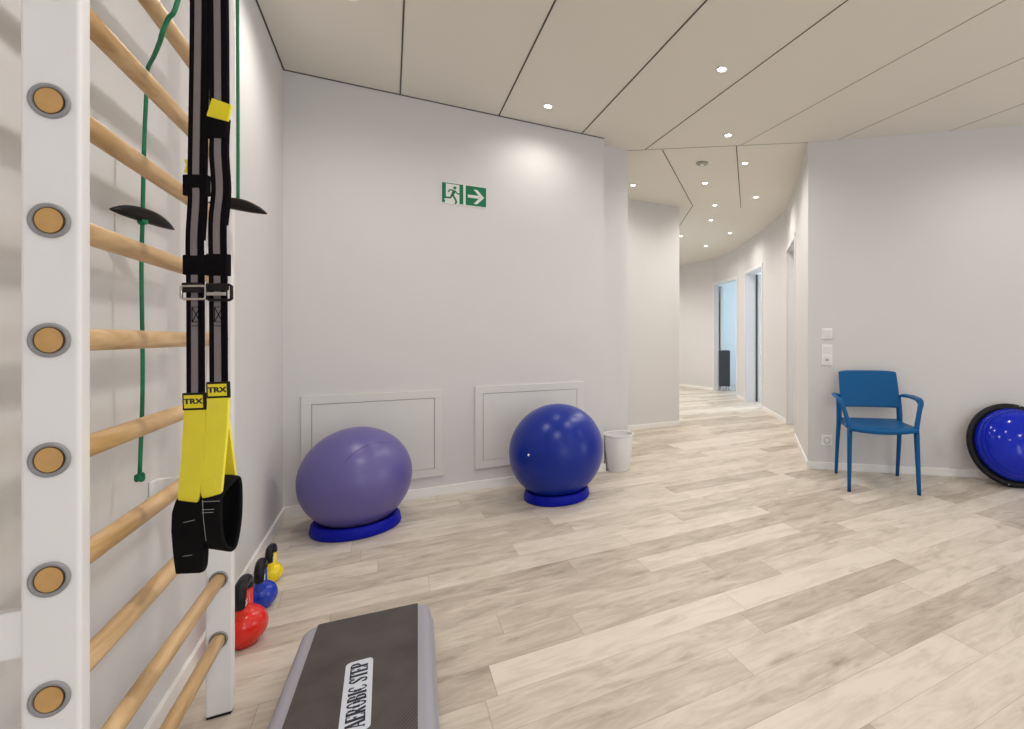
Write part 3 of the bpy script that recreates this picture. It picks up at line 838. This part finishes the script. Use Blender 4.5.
mt = dv.to_track_quat('Z', 'Y').to_matrix().to_4x4(); mt.translation = dv*0.305
bm = BM(); lathe(bm, [(0, 0.003), (0.005, 0.003), (0.0075, 0.001), (0.008, -0.001), (0, -0.001)], 20, mt); obj('valve_plug', bm, 'trim', b_, smooth=True)

# ------------------------------------------------------------------ waste bin
t = thing('waste_bin', 'small white tapered waste bin beside the round blue ball', 'waste bin', (1.600, 3.522, 0))
bm = BM(); lathe(bm, [(0, 0.002), (0.086, 0.0), (0.090, 0.006), (0.117, 0.275), (0.112, 0.275), (0.085, 0.010), (0, 0.010)], 48); obj('bin_body', bm, 'bin', t, smooth=True, bevel=0.001)
bm = BM(); lathe(bm, [(0.1170, 0.272), (0.1180, 0.274), (0.1235, 0.289), (0.121, 0.291), (0.113, 0.288), (0.1125, 0.276)], 48, closed=True); obj('bin_rim', bm, 'bin', t, smooth=True)

# ------------------------------------------------------------------ balance trainer (dome) leaning on the right wall
sc_ = 1.395
N_ = Vector((-RD.y, RD.x, 0)); N_ = -N_ if N_.dot(Vector((0.65, 0.76, 0))) > 0 else N_   # away from the wall, into the room
pw = CORNER+RD*sc_
R0 = 0.296
s_out, TH = 0.232, 0.055
# disc plane: bottom point away from wall, top against it
tilt = math.asin(0.185/ (2*R0))
nrm = (N_*math.cos(tilt)+Vector((0, 0, 1))*math.sin(tilt)).normalized()
upv = (Vector((0, 0, 1))*math.cos(tilt)-N_*math.sin(tilt)).normalized()
xv = upv.cross(nrm)
cen = Vector((pw.x, pw.y, 0))+N_*s_out+upv*R0 + Vector((0, 0, 0.002))
t = thing('balance_trainer', 'blue rubber dome balance trainer with black platform leaning against the right wall', 'balance trainer', (cen.x, cen.y, 0))
mt = Matrix(((xv.x, upv.x, nrm.x, 0), (xv.y, upv.y, nrm.y, 0), (xv.z, upv.z, nrm.z, cen.z), (0, 0, 0, 1)))
bm = BM(); lathe(bm, [(0, -0.045), (0.24, -0.045), (0.285, -0.030), (0.298, -0.012), (0.300, 0.0), (0.294, 0.014), (0.280, 0.020), (0.262, 0.016), (0.25, 0.010), (0, 0.010)], 80, mt); obj('platform', bm, 'black', t, smooth=True)
bm = BM(); prof = [(0.250, 0.008), (0.254, 0.022)]
for i in range(1, 25):
    a = i/24*PI/2; prof.append((0.252*math.cos(a)**0.9 if i < 24 else 0, 0.022+0.175*math.sin(a)))
for i in range(len(prof)):
    r_, z_ = prof[i]
    if i > 3 and i < 20: prof[i] = (r_+0.0006*math.sin(i*3.1), z_)
lathe(bm, prof, 80, mt); dm = obj('dome', bm, 'dome', t, smooth=True)
bm = BM()
for rr, zz in ((0.250, 0.050), (0.240, 0.085), (0.223, 0.113)):
    lathe(bm, [(rr+0.0005, zz-0.0015), (rr+0.0025, zz), (rr+0.0005, zz+0.0015), (rr-0.002, zz)], 80, mt, closed=True)
obj('grip_ridges', bm, 'dome', dm, smooth=True)
bm = BM(); 
mp = mt @ Matrix.Translation((0.03, 0.0, 0.1975)); lathe(bm, [(0, 0.004), (0.012, 0.003), (0.014, 0.0), (0, -0.002)], 24, mp); obj('valve_plug', bm, 'black', dm, smooth=True)
bm = BM()
for a in (75, 255): 
    mp = mt @ Matrix.Translation((0.287*math.cos(math.radians(a)), 0.287*math.sin(math.radians(a)), 0.018)); lathe(bm, [(0, 0.003), (0.004, 0.002), (0.005, 0), (0, -0.001)], 12, mp)
obj('rivet', bm, 'steel', t, smooth=True)

# ------------------------------------------------------------------ chair
ca = math.radians(-38.8)
ch = thing('armchair', 'blue plastic armchair standing against the right wall', 'chair', (3.071, 2.298, 0), ca)
# local: x to the right as seen, y towards the wall
def leg(foot, top, r0=(0.0115, 0.013), r1=(0.017, 0.020)):
    bm = BM(); n = 6
    P = [Vector(foot).lerp(Vector(top), i/n) for i in range(n+1)]
    R = [(r0[0]+(r1[0]-r0[0])*i/n, r0[1]+(r1[1]-r0[1])*i/n) for i in range(n+1)]
    tube(bm, P, R, 14, 3.2, up=(1, 0, 0)); return bm
fw, bw = 0.222, 0.222
for s in (-1, 1):
    obj('leg', leg((s*fw, -0.230, 0), (s*0.213, -0.205, 0.425)), 'chair', ch, smooth=True)
# rear legs run on up as backrest posts
for s in (-1, 1):
    bm = BM()
    P = smoothpath([(s*bw, 0.231, 0.0), (s*0.220, 0.185, 0.25), (s*0.216, 0.155, 0.42), (s*0.214, 0.155, 0.50), (s*0.212, 0.180, 0.62)], 5)
    n = len(P); R = [(0.0115+0.007*min(1, i/(n*0.6)), 0.013+0.010*min(1, i/(n*0.55))-0.006*max(0, i/n-0.6)) for i in range(n)]
    tube(bm, P, R, 14, 3.0, up=(1, 0, 0)); obj('leg', bm, 'chair', ch, smooth=True)
# seat shell
def shell(nu, nv, fn, th):
    bm = BM(); top = []; bot = []
    g = [[Vector(fn(-1+2*i/nu, j/nv)) for i in range(nu+1)] for j in range(nv+1)]
    for j in range(nv+1):
        a = []; b = []
        for i in range(nu+1):
            du = g[j][min(i+1, nu)]-g[j][max(i-1, 0)]; dv_ = g[min(j+1, nv)][i]-g[max(j-1, 0)][i]
            nn = du.cross(dv_).normalized()
            a.append(bm.verts.new(g[j][i]+nn*th/2)); b.append(bm.verts.new(g[j][i]-nn*th/2))
        top.append(a); bot.append(b)
    for j in range(nv):
        for i in range(nu):
            bm.faces.new((top[j][i], top[j][i+1], top[j+1][i+1], top[j+1][i])); bm.faces.new((bot[j][i], bot[j+1][i], bot[j+1][i+1], bot[j][i+1]))
    for i in range(nu):
        bm.faces.new((top[0][i], bot[0][i], bot[0][i+1], top[0][i+1])); bm.faces.new((top[nv][i], top[nv][i+1], bot[nv][i+1], bot[nv][i]))
    for j in range(nv):
        bm.faces.new((top[j][0], top[j+1][0], bot[j+1][0], bot[j][0])); bm.faces.new((top[j][nu], bot[j][nu], bot[j+1][nu], top[j+1][nu]))
    return bm
def seatfn(u, v):
    w = 0.222-0.012*v
    rc = 1.0
    y = -0.235+0.435*v
    y += -0.034*(1-u*u)*(1-v)            # bowed front edge
    z = 0.440-0.016*math.sin(PI*min(1, v*1.05))*(1-0.6*u*u)-0.012*v
    z -= 0.014*(1-u*u)*(1-v)**2
    if v < 0.14: z -= 0.014*((0.14-v)/0.14)**2
    return (u*w*rc, y, z)
obj('seat', shell(20, 20, seatfn, 0.024), 'chair', ch, smooth=True, bevel=0.004, angle=50)
def backfn(u, v):
    h0, h1 = 0.530, 0.798
    w = 0.212-0.004*v
    z = h0+(h1-h0)*v
    z -= 0.010*abs(u)**6*(1 if v > 0.9 else 0)
    y = 0.140+0.085*v+0.012*v*v + 0.028*(1-u*u)-0.006
    return (u*w+0.005, y, z)
obj('backrest', shell(22, 14, backfn, 0.018), 'chair', ch, smooth=True, bevel=0.005, angle=50)
for s in (-1, 1):
    bm = BM()
    P = smoothpath([(s*0.212, 0.165, 0.610), (s*0.235, 0.150, 0.622), (s*0.262, 0.08, 0.624), (s*0.266, -0.02, 0.624), (s*0.264, -0.10, 0.620), (s*0.260, -0.145, 0.600), (s*0.245, -0.17, 0.56), (s*0.222, -0.195, 0.47), (s*0.216, -0.203, 0.435)], 5)
    n = len(P); R = []
    for i in range(n):
        f = i/(n-1); a = 0.022 if 0.15 < f < 0.55 else (0.015+0.007*(f/0.15) if f <= 0.15 else 0.022-0.006*min(1, (f-0.55)/0.2))
        R.append((0.009+0.005*max(0, (f-0.5)*1.4), a))
    tube(bm, P, R, 14, 3.0, up=(0, 0, 1)); obj('armrest', bm, 'chair', ch, smooth=True)
# apron under the seat
bm = BM()
tube(bm, [(-0.205, -0.205, 0.425), (0.205, -0.205, 0.425)], [(0.012, 0.012)]*2, 12, 3); 
for s in (-1, 1): tube(bm, [(s*0.205, -0.205, 0.425), (s*0.205, 0.165, 0.420)], [(0.014, 0.010)]*2, 12, 3)
obj('seat_frame', bm, 'chair', ch, smooth=True)

# ------------------------------------------------------------------ kettlebells
def kettlebell(label, x, y, r, h, m, rz, gripr):
    t = thing('kettlebell', label, 'kettlebell', (x, y, 0), rz, 'kettlebells along the left wall')
    zc = r*0.93
    bm = BM(); prof = [(0, 0.001), (r*0.55, 0.001), (r*0.62, 0.004)]
    for i in range(1, 22):
        a = -PI/2+0.68+(PI-0.68)*i/21
        prof.append((r*math.cos(a) if i < 21 else 0, zc+r*math.sin(a)))
    lathe(bm, prof, 48)
    top = h-gripr
    hw_ = r*0.78
    zt = zc+r*0.72
    path = [(0, -r*0.52, zc+r*0.62), (0, -hw_*0.90, zt+(top-zt)*0.30), (0, -hw_, zt+(top-zt)*0.62), (0, -hw_*0.72, top-gripr*0.5), (0, 0, top),
            (0, hw_*0.72, top-gripr*0.5), (0, hw_, zt+(top-zt)*0.62), (0, hw_*0.90, zt+(top-zt)*0.30), (0, r*0.52, zc+r*0.62)]
    P = smoothpath(path, 6); n = len(P)
    tube(bm, P, [gripr*(1.0+0.35*abs(2*i/(n-1)-1)**4) for i in range(n)], 16, up=(1, 0, 0))
    obj('kettlebell_body', bm, m, t, smooth=True)
    bm = BM(); Q = P[7:n-12]
    tube(bm, Q, gripr*1.22, 16, up=(1, 0, 0)); g = obj('grip_sleeve', bm, 'black', t, smooth=True, bevel=0.001)
    bm = BM(); c = Q[3]; s_ = gripr*0.6
    X0 = gripr*1.24
    for a, b in (((-1, -1), (1, 1)), ((-1, 1), (1, -1))):
        tube(bm, [(X0, c.y+a[0]*s_, c.z+a[1]*s_), (X0, c.y+b[0]*s_, c.z+b[1]*s_)], 0.0012, 6)
    obj('cross_mark', bm, 'signwhite', g)
    return t
kettlebell('largest kettlebell, glossy red with black grip, nearest beside the wall bars', -0.441, 2.133, 0.068, 0.227, 'kred', 0.0, 0.0150)
kettlebell('middle-sized blue kettlebell with black grip between the red and yellow ones', -0.441, 2.390, 0.053, 0.185, 'kblue', 0.05, 0.0135)
kettlebell('smallest kettlebell, yellow with black grip, farthest along the left wall', -0.449, 2.622, 0.042, 0.158, 'kyellow', -0.05, 0.0120)

# ------------------------------------------------------------------ aerobic step
SW, SL, SH = 0.368, 0.68, 0.10
st = thing('aerobic_step', 'grey aerobic step platform with dark ribbed mat lying on the floor', 'aerobic step', (-0.0755, 1.597, 0), math.radians(-2.6))
def rr(w, l, r, n=6):
    pts = []
    for cx_, cy_, a0 in ((w-r, l-r, 0), (-w+r, l-r, 90), (-w+r, -l+r, 180), (w-r, -l+r, 270)):
        for i in range(n+1):
            a = math.radians(a0+90*i/n); pts.append((cx_+r*math.cos(a), cy_+r*math.sin(a)))
    return pts
bm = BM()
lv = [(0.004, 0.045, 0.0), (0.003, 0.05, 0.004), (-0.004, 0.085, 0.012), (-0.012, 0.0965, 0.02), (-0.022, SH, 0.03)]
rings = []
for off, z, _ in [(0.010, 0.035, 0)]+lv:
    rings.append([bm.verts.new((x, y, z)) for x, y in rr(SW/2+off+0.006, SL/2+off+0.004, 0.035)])
for a, b in zip(rings[:-1], rings[1:]):
    n = len(a)
    for i in range(n): bm.faces.new((a[i], a[(i+1) % n], b[(i+1) % n], b[i]))
bm.faces.new(rings[-1]); bm.faces.new(rings[0][::-1])
obj('deck', bm, 'rail', st, smooth=False, bevel=0.004, seg=3, angle=12)
bm = BM(); prism(bm, rr(SW/2-0.036, SL/2-0.006, 0.006, 2), SH-0.001, SH+0.0025); pad = obj('top_mat', bm, 'mat', st, bevel=0.001)
for sx in (-1, 1):
    for sy in (-1, 1):
        bm = BM(); prism(bm, rr(0.05, 0.07, 0.02), 0.0, 0.036, Matrix.Translation((sx*(SW/2-0.06), sy*(SL/2-0.085), 0))); obj('foot', bm, 'black', st, bevel=0.003)
# label plate with serif lettering, reading away from the camera
LB = Matrix.Translation((0.003, -0.086, SH+0.0026)) @ Matrix.Rotation(math.radians(3.0), 4, 'Z')
bm = BM(); prism(bm, rr(0.034, 0.150, 0.014, 4), 0, 0.0012, LB); lb = obj('label_plate', bm, 'plate', st)
GL = {  # serif capitals in a 0..w by 0..1 cell: (points, stroke width)
 'A': (0.62, [([(.06, 0), (.31, 1)], .06), ([(.31, 1), (.54, 0)], .15), ([(.16, .32), (.44, .32)], .06), ([(-.02, .02), (.16, .02)], .05), ([(.42, .02), (.64, .02)], .05)]),
 'E': (0.52, [([(.12, 0), (.12, 1)], .16), ([(.0, .97), (.48, .97)], .06), ([(.0, .03), (.50, .03)], .06), ([(.12, .52), (.36, .52)], .06), ([(.47, .97), (.47, .78)], .05), ([(.49, .03), (.49, .24)], .05), ([(.36, .42), (.36, .62)], .05)]),
 'R': (0.60, [([(.12, 0), (.12, 1)], .16), ([(.0, .97), (.32, .97), (.44, .88)], .06), ([(.43, .92), (.46, .75), (.43, .58)], .13), ([(.42, .56), (.32, .50), (.12, .50)], .06), ([(.28, .50), (.50, .02)], .14), ([(.0, .03), (.24, .03)], .05), ([(.46, .03), (.60, .03)], .05)]),
 'O': (0.60, [([(.10, .70), (.08, .5), (.10, .30)], .15), ([(.50, .70), (.52, .5), (.50, .30)], .15), ([(.10, .72), (.18, .92), (.30, .98), (.42, .92), (.50, .72)], .08), ([(.10, .28), (.18, .08), (.30, .02), (.42, .08), (.50, .28)], .08)]),
 'B': (0.56, [([(.12, 0), (.12, 1)], .16), ([(.0, .97), (.30, .97), (.42, .88)], .06), ([(.41, .92), (.44, .75), (.40, .58)], .13), ([(.12, .52), (.34, .52), (.44, .46)], .06), ([(.43, .48), (.47, .28), (.43, .10)], .14), ([(.44, .10), (.32, .03), (.0, .03)], .06)]),
 'I': (0.28, [([(.14, 0), (.14, 1)], .16), ([(.0, .97), (.28, .97)], .05), ([(.0, .03), (.28, .03)], .05)]),
 'C': (0.56, [([(.11, .72), (.08, .5), (.11, .28)], .16), ([(.11, .74), (.20, .93), (.32, .98), (.44, .90), (.48, .72)], .07), ([(.11, .26), (.20, .07), (.32, .02), (.44, .08), (.50, .26)], .07), ([(.48, .98), (.48, .70)], .05)]),
 'S': (0.48, [([(.42, .74), (.34, .94), (.22, .98), (.10, .90), (.07, .76)], .08), ([(.08, .78), (.16, .60), (.34, .44), (.42, .26)], .14), ([(.43, .28), (.36, .08), (.24, .02), (.12, .07), (.05, .26)], .08), ([(.43, .98), (.43, .70)], .05), ([(.04, .02), (.04, .30)], .05)]),
 'T': (0.56, [([(.28, 0), (.28, 1)], .16), ([(.02, .97), (.54, .97)], .06), ([(.03, .97), (.03, .76)], .05), ([(.53, .97), (.53, .76)], .05), ([(.16, .03), (.40, .03)], .05)]),
 'P': (0.54, [([(.12, 0), (.12, 1)], .16), ([(.0, .97), (.32, .97), (.42, .90)], .06), ([(.42, .92), (.46, .73), (.42, .54)], .14), ([(.42, .54), (.32, .47), (.12, .47)], .06), ([(.0, .03), (.24, .03)], .05)]),
}
TXT = 'AEROBIC STEP'; LH = 0.042
tot = sum((GL[c][0] if c != ' ' else 0.26)+0.05 for c in TXT)-0.05
sxw = 0.272/(tot)
bm = BM(); cur = 0
for c in TXT:
    if c == ' ': cur += 0.31; continue
    w, sts = GL[c]
    for pts, sw in sts:
        # text direction +y, letter tops towards -x
        P = [(-(p[1]-0.5)*LH, (cur+p[0])*sxw-0.136) for p in pts]
        for (a, b) in zip(P[:-1], P[1:]):
            d = Vector((b[0]-a[0], b[1]-a[1])); 
            if d.length < 1e-7: continue
            vert = abs(d.x)/(abs(d.x)+abs(d.y))
            wd = 1.4*sw*(sxw*vert+LH*(1-vert)); d.normalize(); nn = Vector((-d.y, d.x))*wd/2; A_ = Vector(a); B_ = Vector(b)
            prism(bm, [tuple(v) for v in (A_-nn, B_-nn, B_+nn, A_+nn)], 0.0012, 0.0018, LB)
    cur += w+0.05
obj('lettering', bm, 'ink', lb)

# ------------------------------------------------------------------ cabinet in the far side room
t = thing('side_cabinet', 'dark cabinet on thin legs seen through the first doorway', 'cabinet', (5.97, 7.90, 0), YAW)
bm = BM(); box(bm, -0.16, 0.06, -0.2, 0.2, 0.09, 0.80); obj('cabinet_body', bm, 'dark', t, bevel=0.004)
bm = BM(); box(bm, -0.155, 0.055, -0.215, -0.2005, 0.10, 0.79); obj('door', bm, 'dark', t, bevel=0.003)
for lx in (-0.14, 0.04):
    for ly in (-0.18, 0.18):
        bm = BM(); tube(bm, [(lx, ly, 0), (lx, ly, 0.092)], 0.012, 10); obj('leg', bm, 'steel', t, smooth=True)
